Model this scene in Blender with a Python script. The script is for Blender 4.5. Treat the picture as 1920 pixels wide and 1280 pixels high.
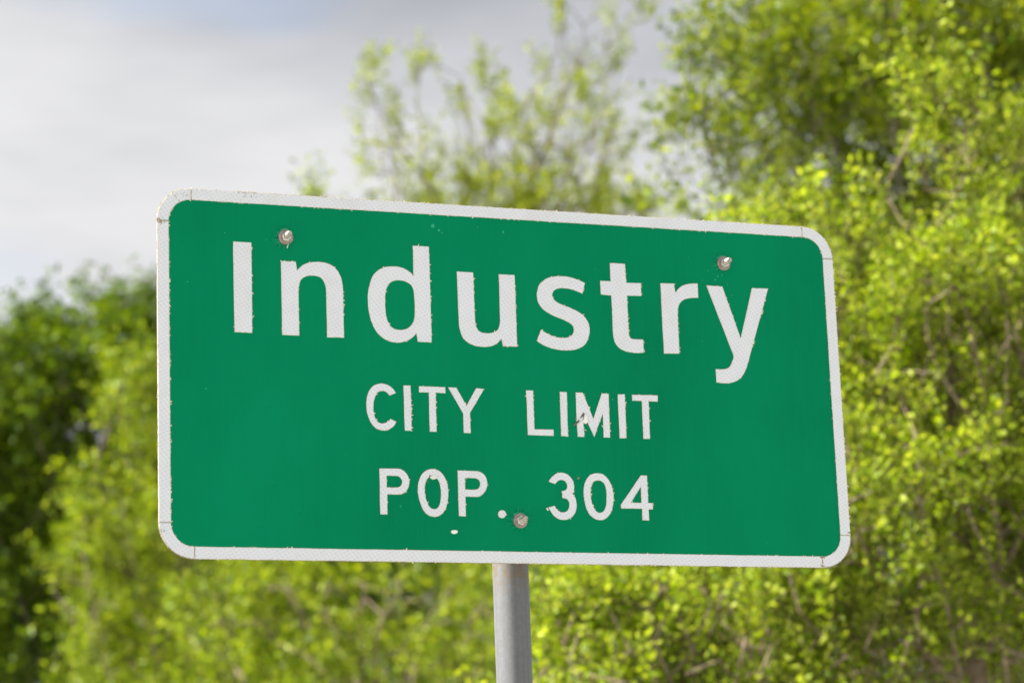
import bpy, math, random
import numpy as np
from mathutils import Vector, Matrix
from mathutils.geometry import tessellate_polygon

for _o in list(bpy.data.objects):
    bpy.data.objects.remove(_o, do_unlink=True)
scene = bpy.context.scene
COL = scene.collection

# ------------------------------------------------------------------ camera
# sign frame: x right, z up, sign faces -Y; face centre stands SIGN_Z above the verge
SIGN_Z = 2.514
CAM = np.array([-1.50313, -4.07526, SIGN_Z - 0.91431])
RIGHT = np.array([0.94060607, -0.33755926, -0.03624871])
DOWN = np.array([0.04159061, 0.22053739, -0.9744914])
FWD = np.array([0.33694279, 0.91510492, 0.2214781])
FPX = 4950.0                                   # focal length in pixels of a 1920 px wide frame
cd = bpy.data.cameras.new('camera')
cam = bpy.data.objects.new('camera', cd)
COL.objects.link(cam)
m = Matrix.Identity(4)
for i in range(3):
    m[i][0] = RIGHT[i]; m[i][1] = -DOWN[i]; m[i][2] = -FWD[i]; m[i][3] = CAM[i]
cam.matrix_world = m
cd.sensor_width = 36.0
cd.lens = FPX / 1920.0 * 36.0
cd.clip_start = 0.1
cd.clip_end = 3000.0
cd.dof.use_dof = True
cd.dof.focus_distance = 4.46
cd.dof.aperture_fstop = 4.2
cd.dof.aperture_blades = 9
scene.camera = cam
scene.render.resolution_x = 1024
scene.render.resolution_y = 682

# ------------------------------------------------------------------ sky, sun, exposure
SUN_EL = math.radians(50.0)
sh = np.array([-0.975, 0.222]); sh /= np.linalg.norm(sh)
SUN_DIR = Vector((sh[0] * math.cos(SUN_EL), sh[1] * math.cos(SUN_EL), math.sin(SUN_EL)))
EXPOSURE = 2.25
sl = bpy.data.lights.new('sun', 'SUN')
sl.energy = 5.0
sl.angle = math.radians(1.0)
sl.color = (1.0, 0.96, 0.90)
so = bpy.data.objects.new('sun', sl)
so.rotation_euler = (-SUN_DIR).to_track_quat('-Z', 'Y').to_euler()
so.location = (-30, 5, 40)
COL.objects.link(so)

world = bpy.data.worlds.new('World')
scene.world = world
world.use_nodes = True
wn = world.node_tree.nodes
wl = world.node_tree.links
wn.clear()
w_out = wn.new('ShaderNodeOutputWorld')
bg_sky = wn.new('ShaderNodeBackground')
bg_cloud = wn.new('ShaderNodeBackground')
mixw = wn.new('ShaderNodeMixShader')
sky = wn.new('ShaderNodeTexSky')
sky.sky_type = 'NISHITA'
sky.sun_disc = False
sky.sun_elevation = SUN_EL
sky.sun_rotation = math.atan2(SUN_DIR.x, SUN_DIR.y)
sky.altitude = 100.0
sky.air_density = 1.0
sky.dust_density = 1.5
bg_sky.inputs['Strength'].default_value = 0.05
wl.new(sky.outputs['Color'], bg_sky.inputs['Color'])
tc = wn.new('ShaderNodeTexCoord')
mp = wn.new('ShaderNodeMapping')
mp.inputs['Scale'].default_value = (2.2, 2.2, 7.0)
mp.inputs['Location'].default_value = (5.45, 1.9, 1.42)
wl.new(tc.outputs['Generated'], mp.inputs['Vector'])
nz = wn.new('ShaderNodeTexNoise')                 # cover
nz.inputs['Scale'].default_value = 1.0
nz.inputs['Detail'].default_value = 7.0
nz.inputs['Roughness'].default_value = 0.42
nz.inputs['Distortion'].default_value = 0.25
wl.new(mp.outputs['Vector'], nz.inputs['Vector'])
cover = wn.new('ShaderNodeValToRGB')
cover.color_ramp.elements[0].position = 0.285
cover.color_ramp.elements[1].position = 0.43
wl.new(nz.outputs['Fac'], cover.inputs['Fac'])
mp2 = wn.new('ShaderNodeMapping')
mp2.inputs['Scale'].default_value = (1.7, 1.7, 6.0)
mp2.inputs['Location'].default_value = (1.1, 8.2, -0.50)
wl.new(tc.outputs['Generated'], mp2.inputs['Vector'])
nz2 = wn.new('ShaderNodeTexNoise')                # how thick, so how grey
nz2.inputs['Scale'].default_value = 1.0
nz2.inputs['Detail'].default_value = 5.0
nz2.inputs['Roughness'].default_value = 0.52
wl.new(mp2.outputs['Vector'], nz2.inputs['Vector'])
thick = wn.new('ShaderNodeValToRGB')
thick.color_ramp.elements[0].position = 0.36
thick.color_ramp.elements[0].color = (0.074, 0.079, 0.091, 1)
thick.color_ramp.elements[1].position = 0.55
thick.color_ramp.elements[1].color = (0.174, 0.174, 0.1765, 1)
wl.new(nz2.outputs['Fac'], thick.inputs['Fac'])
wl.new(thick.outputs['Color'], bg_cloud.inputs['Color'])
bg_cloud.inputs['Strength'].default_value = 1.0
wl.new(cover.outputs['Color'], mixw.inputs['Fac'])
wl.new(bg_sky.outputs['Background'], mixw.inputs[1])
wl.new(bg_cloud.outputs['Background'], mixw.inputs[2])
wl.new(mixw.outputs['Shader'], w_out.inputs['Surface'])

vs = scene.view_settings
vs.view_transform = 'Standard'
vs.look = 'None'
vs.exposure = EXPOSURE
vs.gamma = 1.0
vs.use_curve_mapping = False


# ------------------------------------------------------------------ helpers
def at(px, py, depth):
    """world point seen at pixel (px, py) of a 1920x1280 frame, depth metres along the view"""
    return CAM + depth * (FWD + (px - 960) / FPX * RIGHT + (py - 640) / FPX * DOWN)


def tag(o, label=None, cat=None, group=None, kind=None):
    if label: o['label'] = label
    if cat: o['category'] = cat
    if group: o['group'] = group
    if kind: o['kind'] = kind
    return o


def empty(name, loc):
    o = bpy.data.objects.new(name, None)
    o.location = loc
    o.empty_display_size = 0.2
    COL.objects.link(o)
    return o


def mesh_obj(name, verts, faces, mats, parent=None, smooth=False, mat_idx=None):
    """verts in the parent's own frame"""
    me = bpy.data.meshes.new(name)
    me.from_pydata([tuple(map(float, v)) for v in verts], [], faces)
    for mt in (mats if isinstance(mats, (list, tuple)) else [mats]):
        me.materials.append(mt)
    if mat_idx is not None:
        me.polygons.foreach_set('material_index', mat_idx)
    if smooth:
        me.polygons.foreach_set('use_smooth', [True] * len(me.polygons))
    me.update()
    o = bpy.data.objects.new(name, me)
    COL.objects.link(o)
    if parent is not None:
        o.parent = parent
    return o


def np_mesh(name, co, loops, per, mat, parent=None, smooth=False):
    """fast mesh of equal-sized polygons (per corners each)"""
    me = bpy.data.meshes.new(name)
    nv, nl = len(co), len(loops)
    me.vertices.add(nv)
    me.vertices.foreach_set('co', np.ascontiguousarray(co, dtype=np.float32).ravel())
    me.loops.add(nl)
    me.loops.foreach_set('vertex_index', np.ascontiguousarray(loops, dtype=np.int32))
    npoly = nl // per
    me.polygons.add(npoly)
    me.polygons.foreach_set('loop_start', np.arange(0, nl, per, dtype=np.int32))
    me.polygons.foreach_set('use_smooth', np.full(npoly, smooth, dtype=bool))
    me.update(calc_edges=True)
    me.materials.append(mat)
    o = bpy.data.objects.new(name, me)
    COL.objects.link(o)
    if parent is not None:
        o.parent = parent
    return o


class Nodes:
    def __init__(self, name):
        self.mat = bpy.data.materials.new(name)
        self.mat.use_nodes = True
        self.t = self.mat.node_tree
        self.t.nodes.clear()
        self.out = self.n('ShaderNodeOutputMaterial')

    def n(self, kind, **kw):
        x = self.t.nodes.new(kind)
        for k, v in kw.items():
            if hasattr(x, k): setattr(x, k, v)
        return x

    def set(self, node, **kw):
        for k, v in kw.items():
            node.inputs[k.replace('_', ' ')].default_value = v
        return node

    def l(self, a, b):
        self.t.links.new(a, b)

    def coord(self, scale=(1, 1, 1), rot=(0, 0, 0)):
        tc_ = self.n('ShaderNodeTexCoord')
        mp_ = self.n('ShaderNodeMapping')
        mp_.inputs['Scale'].default_value = scale
        mp_.inputs['Rotation'].default_value = rot
        self.l(tc_.outputs['Object'], mp_.inputs['Vector'])
        return mp_.outputs['Vector']

    def noise(self, vec, scale, detail=4.0, rough=0.5):
        x = self.n('ShaderNodeTexNoise')
        self.set(x, Scale=scale, Detail=detail, Roughness=rough)
        self.l(vec, x.inputs['Vector'])
        return x.outputs['Fac']

    def ramp(self, fac, p0, p1, c0=(0, 0, 0, 1), c1=(1, 1, 1, 1)):
        x = self.n('ShaderNodeValToRGB')
        x.color_ramp.elements[0].position = p0; x.color_ramp.elements[0].color = c0
        x.color_ramp.elements[1].position = p1; x.color_ramp.elements[1].color = c1
        self.l(fac, x.inputs['Fac'])
        return x.outputs['Color']

    def mix(self, fac, a, b, mode='MIX'):
        x = self.n('ShaderNodeMix')
        x.data_type = 'RGBA'; x.blend_type = mode
        for sock, v in ((x.inputs[0], fac), (x.inputs[6], a), (x.inputs[7], b)):
            if hasattr(v, 'is_linked'): self.l(v, sock)
            else: sock.default_value = v
        return x.outputs[2]

    def bsdf(self, color, rough=0.5, metal=0.0, spec=0.5, normal=None, **kw):
        b = self.n('ShaderNodeBsdfPrincipled')
        for sock, v in ((b.inputs['Base Color'], color), (b.inputs['Roughness'], rough), (b.inputs['Metallic'], metal)):
            if hasattr(v, 'is_linked'): self.l(v, sock)
            else: sock.default_value = v
        b.inputs['Specular IOR Level'].default_value = spec
        if normal is not None: self.l(normal, b.inputs['Normal'])
        self.l(b.outputs['BSDF'], self.out.inputs['Surface'])
        return b

    def bump(self, height, strength=0.3, dist=0.001):
        x = self.n('ShaderNodeBump')
        x.inputs['Strength'].default_value = strength
        x.inputs['Distance'].default_value = dist
        self.l(height, x.inputs['Height'])
        return x.outputs['Normal']


# ------------------------------------------------------------------ materials
def mat_sheeting():
    """white prismatic reflective sheeting: a faint lattice of darker seals"""
    q = Nodes('white_sheeting')
    base = q.coord((1, 1, 1))
    def lattice(scale, rot):
        v = q.coord((scale[0], 0.0, scale[1]), (0, rot, 0))
        vo = q.n('ShaderNodeTexVoronoi')
        vo.feature = 'F1'
        q.set(vo, Scale=1.0, Randomness=0.0)
        q.l(v, vo.inputs['Vector'])
        return vo.outputs['Distance']
    a = q.ramp(lattice((150, 185), math.radians(32)), 0.10, 0.36)
    b = q.ramp(lattice((215, 125), math.radians(-28)), 0.12, 0.40)
    n1 = q.noise(base, 60, 3)
    col = q.mix(a, (0.56, 0.575, 0.625, 1), (0.69, 0.70, 0.755, 1))
    col = q.mix(b, q.mix(0.5, col, (0.62, 0.63, 0.68, 1)), col)
    col = q.mix(q.ramp(n1, 0.35, 0.75), col, q.mix(0.35, col, (0.73, 0.74, 0.79, 1)))
    grime = q.noise(q.coord((1, 1, 0.35)), 9, 6, 0.65)
    col = q.mix(q.ramp(grime, 0.55, 0.85), col, q.mix(0.5, col, (0.55, 0.53, 0.48, 1)))
    q.bsdf(col, 0.38, 0, 0.5)
    return q.mat


def mat_rim():
    """cut edge of the sheeting: opened cells that hold tan dirt"""
    q = Nodes('sheeting_cut_edge')
    v = q.coord()
    n1 = q.noise(v, 420, 2, 0.6)
    n2 = q.noise(v, 35, 4, 0.6)
    f = q.n('ShaderNodeMath', operation='MULTIPLY')
    q.l(q.ramp(n1, 0.42, 0.60), f.inputs[0]); q.l(q.ramp(n2, 0.30, 0.62), f.inputs[1])
    col = q.mix(f.outputs[0], (0.70, 0.68, 0.66, 1), (0.45, 0.33, 0.24, 1))
    q.bsdf(col, 0.7, 0, 0.3)
    return q.mat


def mat_green():
    q = Nodes('green_film')
    v = q.coord()
    streak = q.noise(q.coord((260, 1, 4)), 1.0, 3, 0.6)
    cloud = q.noise(q.coord((1, 1, 0.6)), 3.0, 7, 0.6)
    col = q.mix(q.ramp(cloud, 0.3, 0.7), (0.0002, 0.172, 0.076, 1), (0.0003, 0.226, 0.101, 1))
    col = q.mix(q.ramp(streak, 0.38, 0.66), col, q.mix(0.20, col, (0.0004, 0.245, 0.112, 1)))
    vo = q.n('ShaderNodeTexVoronoi')
    q.set(vo, Scale=24.0, Randomness=1.0)
    q.l(v, vo.inputs['Vector'])
    keep = q.ramp(q.noise(v, 16, 2), 0.56, 0.60)
    sp = q.ramp(vo.outputs['Distance'], 0.035, 0.060, (1, 1, 1, 1), (0, 0, 0, 1))
    f = q.n('ShaderNodeMath', operation='MULTIPLY')
    q.l(keep, f.inputs[0]); q.l(sp, f.inputs[1])
    col = q.mix(f.outputs[0], col, (0.02, 0.42, 0.27, 1))
    n3 = q.noise(v, 26, 3)
    q.bsdf(col, q.ramp(cloud, 0.2, 0.8, (0.24, 0.24, 0.24, 1), (0.36, 0.36, 0.36, 1)), 0, 0.04,
           normal=q.bump(n3, 0.12, 0.002))
    return q.mat


def mat_plain(name, col, rough=0.6, metal=0.0, spec=0.4, vary=0.0, scale=80, dark=None):
    q = Nodes(name)
    c = tuple(col) + (1,)
    if vary > 0:
        n1 = q.noise(q.coord(), scale, 5, 0.6)
        d = tuple(dark) + (1,) if dark else tuple(x * (1 - vary) for x in col) + (1,)
        c = q.mix(q.ramp(n1, 0.38, 0.66), c, d)
    q.bsdf(c, rough, metal, spec)
    return q.mat


def mat_galv():
    q = Nodes('galvanised_steel')
    v = q.coord()
    streak = q.noise(q.coord((190, 190, 2.2)), 1.0, 4, 0.6)
    spang = q.noise(v, 320, 3, 0.6)
    col = q.mix(q.ramp(streak, 0.33, 0.68), (0.126, 0.130, 0.137, 1), (0.160, 0.162, 0.167, 1))
    col = q.mix(q.ramp(q.noise(v, 130, 5, 0.7), 0.40, 0.60), q.mix(0.28, col, (0.08, 0.08, 0.085, 1)), col)
    # dirt washed off the sheet above, gathered round the top of the post
    tc_ = q.n('ShaderNodeTexCoord')
    sx = q.n('ShaderNodeSeparateXYZ')
    q.l(tc_.outputs['Object'], sx.inputs[0])
    mr = q.n('ShaderNodeMapRange')
    mr.inputs['From Min'].default_value = SIGN_Z - 0.355
    mr.inputs['From Max'].default_value = SIGN_Z - 0.305
    q.l(sx.outputs['Z'], mr.inputs['Value'])
    dn = q.noise(v, 70, 6, 0.7)
    f = q.n('ShaderNodeMath', operation='MULTIPLY')
    q.l(mr.outputs['Result'], f.inputs[0]); q.l(q.ramp(dn, 0.42, 0.60), f.inputs[1])
    col = q.mix(f.outputs[0], col, (0.15, 0.11, 0.065, 1))
    q.bsdf(col, q.ramp(spang, 0.3, 0.7, (0.42, 0.42, 0.42, 1), (0.58, 0.58, 0.58, 1)), 0.35, 0.5,
           normal=q.bump(spang, 0.15, 0.0006))
    return q.mat


def mat_bark(name, c0, c1):
    q = Nodes(name)
    n1 = q.noise(q.coord((1, 1, 0.35)), 26, 6, 0.65)
    col = q.mix(q.ramp(n1, 0.32, 0.68), c0 + (1,), c1 + (1,))
    q.bsdf(col, 0.85, 0, 0.2, normal=q.bump(n1, 0.6, 0.01))
    return q.mat


def mat_leaf(name, dark, mid, light, trans=0.42):
    q = Nodes(name)
    g = q.n('ShaderNodeNewGeometry')
    r = q.n('ShaderNodeValToRGB')
    e = r.color_ramp.elements
    e[0].position = 0.0; e[0].color = dark + (1,)
    e[1].position = 1.0; e[1].color = light + (1,)
    k = e.new(0.5); k.color = mid + (1,)
    q.l(g.outputs['Random Per Island'], r.inputs['Fac'])
    clump = q.noise(q.coord(), 1.6, 3, 0.5)
    hs = q.n('ShaderNodeHueSaturation')
    hs.inputs['Saturation'].default_value = 1.0
    q.l(r.outputs['Color'], hs.inputs['Color'])
    q.l(q.ramp(clump, 0.3, 0.7, (0.82, 0.82, 0.82, 1), (1.15, 1.15, 1.15, 1)), hs.inputs['Value'])
    b = q.n('ShaderNodeBsdfPrincipled')
    q.l(hs.outputs['Color'], b.inputs['Base Color'])
    b.inputs['Roughness'].default_value = 0.42
    b.inputs['Specular IOR Level'].default_value = 0.12
    t = q.n('ShaderNodeBsdfTranslucent')
    tcol = q.mix(1.0, hs.outputs['Color'], (1.45, 1.35, 0.5, 1), 'MULTIPLY')
    q.l(tcol, t.inputs['Color'])
    mx = q.n('ShaderNodeMixShader')
    mx.inputs['Fac'].default_value = trans
    q.l(b.outputs['BSDF'], mx.inputs[1]); q.l(t.outputs['BSDF'], mx.inputs[2])
    q.l(mx.outputs['Shader'], q.out.inputs['Surface'])
    return q.mat


M_WHITE = mat_sheeting()
M_RIM = mat_rim()
M_GREEN = mat_green()
M_ALU = mat_plain('aluminium_plate', (0.30, 0.29, 0.27), 0.6, 0.3, 0.4, 0.6, 160, (0.10, 0.08, 0.05))
M_GALV = mat_galv()
M_BOLT = mat_plain('weathered_zinc', (0.52, 0.47, 0.42), 0.38, 0.6, 0.5, 0.4, 160, (0.30, 0.23, 0.17))
M_WASHER = mat_plain('washer_zinc_shade_tone', (0.36, 0.315, 0.29), 0.5, 0.3, 0.5, 0.3, 200, (0.24, 0.18, 0.15))  # kept darker than the nut: shade round the bolt put into the colour
M_NUT = mat_plain('nut_zinc_lit_tone', (0.74, 0.72, 0.70), 0.28, 0.65, 0.5, 0.3, 140, (0.50, 0.42, 0.36))  # kept paler than the washer: light on the nut put into the colour
M_BURR = mat_plain('film_burr', (0.78, 0.74, 0.62), 0.6, 0, 0.4, 0.3, 300, (0.62, 0.52, 0.36))
M_SEAM = mat_plain('seam_dirt', (0.28, 0.22, 0.15), 0.85, 0, 0.2, 0.5, 200, (0.38, 0.33, 0.24))
M_LICHEN = mat_plain('dried_lichen', (0.36, 0.32, 0.20), 0.9, 0, 0.1, 0.5, 300, (0.14, 0.11, 0.06))
M_SCUFF_HIGHLIGHT = mat_plain('scuff_and_highlight_green_film', (0.012, 0.40, 0.25), 0.45, 0, 0.5, 0.3, 300, (0.004, 0.24, 0.13))  # pale scuffs, and the highlights painted on the creases round the bolts
M_HOLE = mat_plain('torn_backing', (0.06, 0.055, 0.045), 0.8, 0, 0.2, 0.6, 350, (0.22, 0.21, 0.18))
M_FLAP = mat_plain('curled_white_film', (0.86, 0.84, 0.79), 0.35, 0, 0.5)
M_GROUND = None

# ------------------------------------------------------------------ ground
def mat_ground():
    q = Nodes('roadside_grass')
    v = q.coord()
    n1 = q.noise(v, 0.35, 6, 0.6)
    n2 = q.noise(v, 9, 6, 0.7)
    col = q.mix(q.ramp(n1, 0.35, 0.65), (0.20, 0.21, 0.17, 1), (0.27, 0.265, 0.25, 1))
    col = q.mix(q.ramp(n2, 0.35, 0.7), col, (0.24, 0.245, 0.22, 1))
    q.bsdf(col, 0.95, 0, 0.1, normal=q.bump(n2, 0.6, 0.05))
    return q.mat


M_GROUND = mat_ground()
n = 40
gx = np.sign(np.linspace(-1, 1, n)) * np.abs(np.linspace(-1, 1, n)) ** 2.2 * 900
gv = [(x, y, 0.0 if math.hypot(x, y) < 45 else 0.25 * math.sin(x * 0.05) * math.sin(y * 0.04)) for y in gx for x in gx]
gf = [(j * n + i, j * n + i + 1, (j + 1) * n + i + 1, (j + 1) * n + i) for j in range(n - 1) for i in range(n - 1)]
tag(mesh_obj('ground', gv, gf, M_GROUND, smooth=True), 'mown roadside grass verge under the sign and trees', kind='structure')

# ------------------------------------------------------------------ the sign
W2, H2, RAD, BW = 0.6096, 0.3048, 0.057, 0.0192
sign = empty('road_sign', (0, 0.0, 0))
tag(sign, 'green city limit sign with white border and lettering on a round grey steel post', 'road sign')
rng = random.Random(11)
nrg = np.random.default_rng(11)


def S(x, z, out=0.0):
    """sign-plane point in metres; out = metres in front of the plate face"""
    return (x, -out, SIGN_Z + z)


def rounded_rect(w, h, r, seg=14):
    pts = []
    for cx, cz, a0 in ((w - r, h - r, 0), (-(w - r), h - r, 90), (-(w - r), -(h - r), 180), (w - r, -(h - r), 270)):
        for k in range(seg + 1):
            a = math.radians(a0 + 90 * k / seg)
            pts.append((cx + r * math.cos(a), cz + r * math.sin(a)))
    return pts


# aluminium blank, 2.5 mm, slightly eased edge
rr = rounded_rect(W2, H2, RAD)
ri = rounded_rect(W2 - 0.0006, H2 - 0.0006, RAD - 0.0006)
N = len(rr)
pv = [S(x, z, 0.0) for x, z in ri] + [S(x, z, -0.0006) for x, z in rr] + [S(x, z, -0.0025) for x, z in rr]
pf = [tuple(range(N - 1, -1, -1)), tuple(range(2 * N, 3 * N))]
for k in range(2):
    for i in range(N):
        j = (i + 1) % N
        pf.append((k * N + i, k * N + j, (k + 1) * N + j, (k + 1) * N + i))
panel = mesh_obj('sign_panel', pv, pf, M_ALU, sign)

BOLTS = [(-0.3942, 0.2310), (0.3962, 0.2285), (-0.0005, -0.2335)]
DENTS = [(0.1072, -0.1593, 0.006, 0.0022), (-0.1593, -0.1722, 0.003, 0.0012), (-0.426, -0.0526, 0.004, 0.0010),
         (-0.345, -0.0214, 0.003, 0.0012), (-0.421, -0.1814, 0.005, 0.0010), (-0.38, -0.2267, 0.005, 0.0011),
         (-0.445, -0.2500, 0.004, 0.0010), (0.115, -0.058, 0.022, 0.0022), (-0.149, -0.1635, 0.016, 0.0018)]


def face_height(x, z):
    h = 0.0007 * np.sin(x * 5.1 + 0.7) * np.cos(z * 7.3 + 0.4)
    h += 0.00018 * np.sin(x * 31 + 2.0 * np.sin(z * 17)) * np.sin(z * 37 + 1.3)
    h = h * 0.35
    for i, (bx, bz) in enumerate(BOLTS):
        dx, dz = x - bx, z - bz
        r = np.hypot(dx, dz)
        a = np.arctan2(dz, dx)
        amp = (0.0016, 0.0010, 0.0012)[i]
        wave = np.sin(a * (9 + i) + 26 * r * 6 + 1.7 * np.sin(a * 3 + i))
        side = 0.55 + 0.45 * np.cos(a - math.radians((195, 150, 120)[i]))
        h += amp * wave * side * np.exp(-((r - 0.013) / 0.008) ** 2)
        h += 0.0018 * np.exp(-((r - 0.0150) / 0.0025) ** 2) * np.clip(np.cos(a - math.radians(120)), 0, 1)
        h -= 0.0016 * np.exp(-(r / 0.013) ** 2)
    for dx0, dz0, rr_, dp in DENTS:
        r = np.hypot(x - dx0, z - dz0)
        h -= dp * np.exp(-(r / rr_) ** 2) * (1 - 0.9 * (r / rr_) ** 2 * 0.4)
    return h


# green film face: a fine grid so that dents and wrinkles are real
FI = 0.0178
def axis(lim, centres):
    a = list(np.arange(-lim, lim, 0.0045)) + [lim]
    for c in centres:
        a += list(np.arange(c - 0.03, c + 0.03, 0.0011))
    a = np.array(sorted(v for v in a if -lim <= v <= lim))
    keep = [a[0]]
    for v in a[1:-1]:
        if v - keep[-1] > 0.0008: keep.append(v)
    keep.append(lim)
    return np.array(keep)


ax_ = axis(W2 - FI, [b[0] for b in BOLTS] + [0.1072, 0.115, -0.149])
az_ = axis(H2 - FI, [0.2300, -0.2335, -0.1593, -0.058])
XX, ZZ = np.meshgrid(ax_, az_)
HH = 0.0016 + face_height(XX, ZZ)
co = np.stack([XX.ravel(), -HH.ravel(), SIGN_Z + ZZ.ravel()], 1)
nx, nzr = len(ax_), len(az_)
jj, ii = np.meshgrid(np.arange(nzr - 1), np.arange(nx - 1), indexing='ij')
q0 = (jj * nx + ii).ravel()
loops = np.stack([q0, q0 + 1, q0 + nx + 1, q0 + nx], 1).ravel()
face = np_mesh('green_film', co, loops, 4, M_GREEN, panel, True)


def fh(x, z):
    return 0.0016 + float(face_height(np.array(x), np.array(z)))


# ---- outlines -> solid film pieces
def smooth_outline(pts, straight):
    P = [np.array(p, float) / 1000.0 for p in pts]
    n_ = len(P)
    L = [np.linalg.norm(P[(i + 1) % n_] - P[i]) for i in range(n_)]
    def ang(i):
        a = P[i] - P[i - 1]; b = P[(i + 1) % n_] - P[i]
        c = np.dot(a, b) / (np.linalg.norm(a) * np.linalg.norm(b) + 1e-12)
        return math.degrees(math.acos(max(-1, min(1, c))))
    corner = [ang(i) > 38 for i in range(n_)]
    strt = [l_ > straight for l_ in L]
    def tan(i, seg):
        if corner[i]:
            return None
        if strt[i - 1] and not strt[i]:
            d = P[i] - P[i - 1]
        elif strt[i] and not strt[i - 1]:
            d = P[(i + 1) % n_] - P[i]
        else:
            d = P[(i + 1) % n_] - P[i - 1]
        return d / (np.linalg.norm(d) + 1e-12)
    out = []
    for i in range(n_):
        a, b = P[i], P[(i + 1) % n_]
        if strt[i] or (corner[i] and corner[(i + 1) % n_]):
            k = max(1, int(L[i] / 0.02))
            out += [a + (b - a) * t / k for t in range(k)]
            continue
        ch = (b - a)
        t0 = tan(i, i); t1 = tan((i + 1) % n_, i)
        if t0 is None and t1 is None: t0 = t1 = ch / L[i]
        if t0 is None:
            u_ = ch / L[i]; t0 = 2 * np.dot(t1, u_) * u_ - t1
        if t1 is None:
            u_ = ch / L[i]; t1 = 2 * np.dot(t0, u_) * u_ - t0
        for t in np.linspace(0, 1, 5)[:-1]:
            h00 = 2 * t ** 3 - 3 * t * t + 1; h10 = t ** 3 - 2 * t * t + t
            h01 = -2 * t ** 3 + 3 * t * t; h11 = t ** 3 - t * t
            out.append(h00 * a + h10 * L[i] * t0 + h01 * b + h11 * L[i] * t1)
    return out


def area(poly):
    return 0.5 * sum(poly[i - 1][0] * poly[i][1] - poly[i][0] * poly[i - 1][1] for i in range(len(poly)))


def inset(poly, d):
    """shift an outline to its left by d (ccw outline: inwards)"""
    n_ = len(poly); out = []
    for i in range(n_):
        e0 = poly[i] - poly[i - 1]; e1 = poly[(i + 1) % n_] - poly[i]
        n0 = np.array([-e0[1], e0[0]]) / (np.linalg.norm(e0) + 1e-12)
        n1 = np.array([-e1[1], e1[0]]) / (np.linalg.norm(e1) + 1e-12)
        mdir = n0 + n1
        k = np.dot(mdir, mdir)
        out.append(poly[i] + mdir * (2 * d / max(k, 0.8)))
    return out


EDGES = []      # outline points with outward normals, for the burrs


def film_piece(name, outlines, parent, thick=0.0010, rim=0.0008, jitter=0.00012, burr=1.0, conform=True):
    rings = []
    for k, o_ in enumerate(outlines):
        o_ = [np.array(p) for p in o_]
        if (area(o_) > 0) != (k == 0): o_ = o_[::-1]
        o_ = [p + nrg.normal(0, jitter, 2) for p in o_]
        rings.append(o_)
        for i in range(len(o_)):
            a, b = o_[i], o_[(i + 1) % len(o_)]
            e = b - a; l_ = np.linalg.norm(e)
            if l_ > 1e-5: EDGES.append((a, b, np.array([e[1], -e[0]]) / l_, burr))
    hgt = (lambda p: fh(p[0], p[1])) if conform else (lambda p: 0.0014)
    verts, faces, mi = [], [], []
    inner_idx, inner_poly = [], []
    for o_ in rings:
        n_ = len(o_)
        inn = inset(o_, rim)
        base = len(verts)
        for p in o_: verts.append(S(p[0], p[1], hgt(p) - 0.0006))
        for p in o_: verts.append(S(p[0], p[1], hgt(p) + thick * 0.8))
        for p in inn: verts.append(S(p[0], p[1], hgt(p) + thick))
        for i in range(n_):
            j = (i + 1) % n_
            faces.append((base + i, base + j, base + n_ + j, base + n_ + i)); mi.append(1)
            faces.append((base + n_ + i, base + n_ + j, base + 2 * n_ + j, base + 2 * n_ + i)); mi.append(1)
        inner_idx += [base + 2 * n_ + i for i in range(n_)]
        inner_poly.append([Vector((p[0], p[1], 0)) for p in inn])
    for t in tessellate_polygon(inner_poly):
        a, b, c = (inner_idx[x] for x in t)
        A, B, C = (np.array(verts[x]) for x in (a, b, c))
        nn = np.cross(B - A, C - A)
        faces.append((a, b, c) if nn[1] < 0 else (a, c, b)); mi.append(0)
    return mesh_obj(name, verts, faces, [M_WHITE, M_RIM], parent, mat_idx=mi)


# ---- border: four strips and four corner pieces butted at dirty seams
def arc(cx, cz, r, a0, a1, n_=16):
    return [(cx + r * math.cos(math.radians(a0 + (a1 - a0) * k / n_)), cz + r * math.sin(math.radians(a0 + (a1 - a0) * k / n_))) for k in range(n_ + 1)]


def subdiv(a, b, step=0.02):
    k = max(1, int(math.hypot(b[0] - a[0], b[1] - a[1]) / step))
    return [(a[0] + (b[0] - a[0]) * t / k, a[1] + (b[1] - a[1]) * t / k) for t in range(k)]


G = 0.0007                          # half gap of a seam
O = 0.0003                          # film stops just short of the plate's edge
w, h = W2 - O, H2 - O
sx_, sz_ = W2 - RAD, H2 - RAD
def quad(x0, z0, x1, z1):
    c = [(x0, z0), (x1, z0), (x1, z1), (x0, z1)]
    return subdiv(c[0], c[1]) + subdiv(c[1], c[2]) + subdiv(c[2], c[3]) + subdiv(c[3], c[0])


film_piece('border_strip', [quad(-sx_ + G, h - BW, sx_ - G, h)], panel, conform=False)
film_piece('border_strip', [quad(-sx_ + G, -h, sx_ - G, -h + BW)], panel, conform=False)
film_piece('border_strip', [quad(-w, -sz_ + G, -w + BW, sz_ - G)], panel, conform=False)
film_piece('border_strip', [quad(w - BW, -sz_ + G, w, sz_ - G)], panel, conform=False)
for cx, cz, a0 in ((sx_, sz_, 0), (-sx_, sz_, 90), (-sx_, -sz_, 180), (sx_, -sz_, 270)):
    e = math.degrees(G / RAD)
    film_piece('border_corner', [arc(cx, cz, RAD - O, a0, a0 + 90) + arc(cx, cz, RAD - O - BW, a0 + 90, a0)], panel, conform=False)
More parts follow.
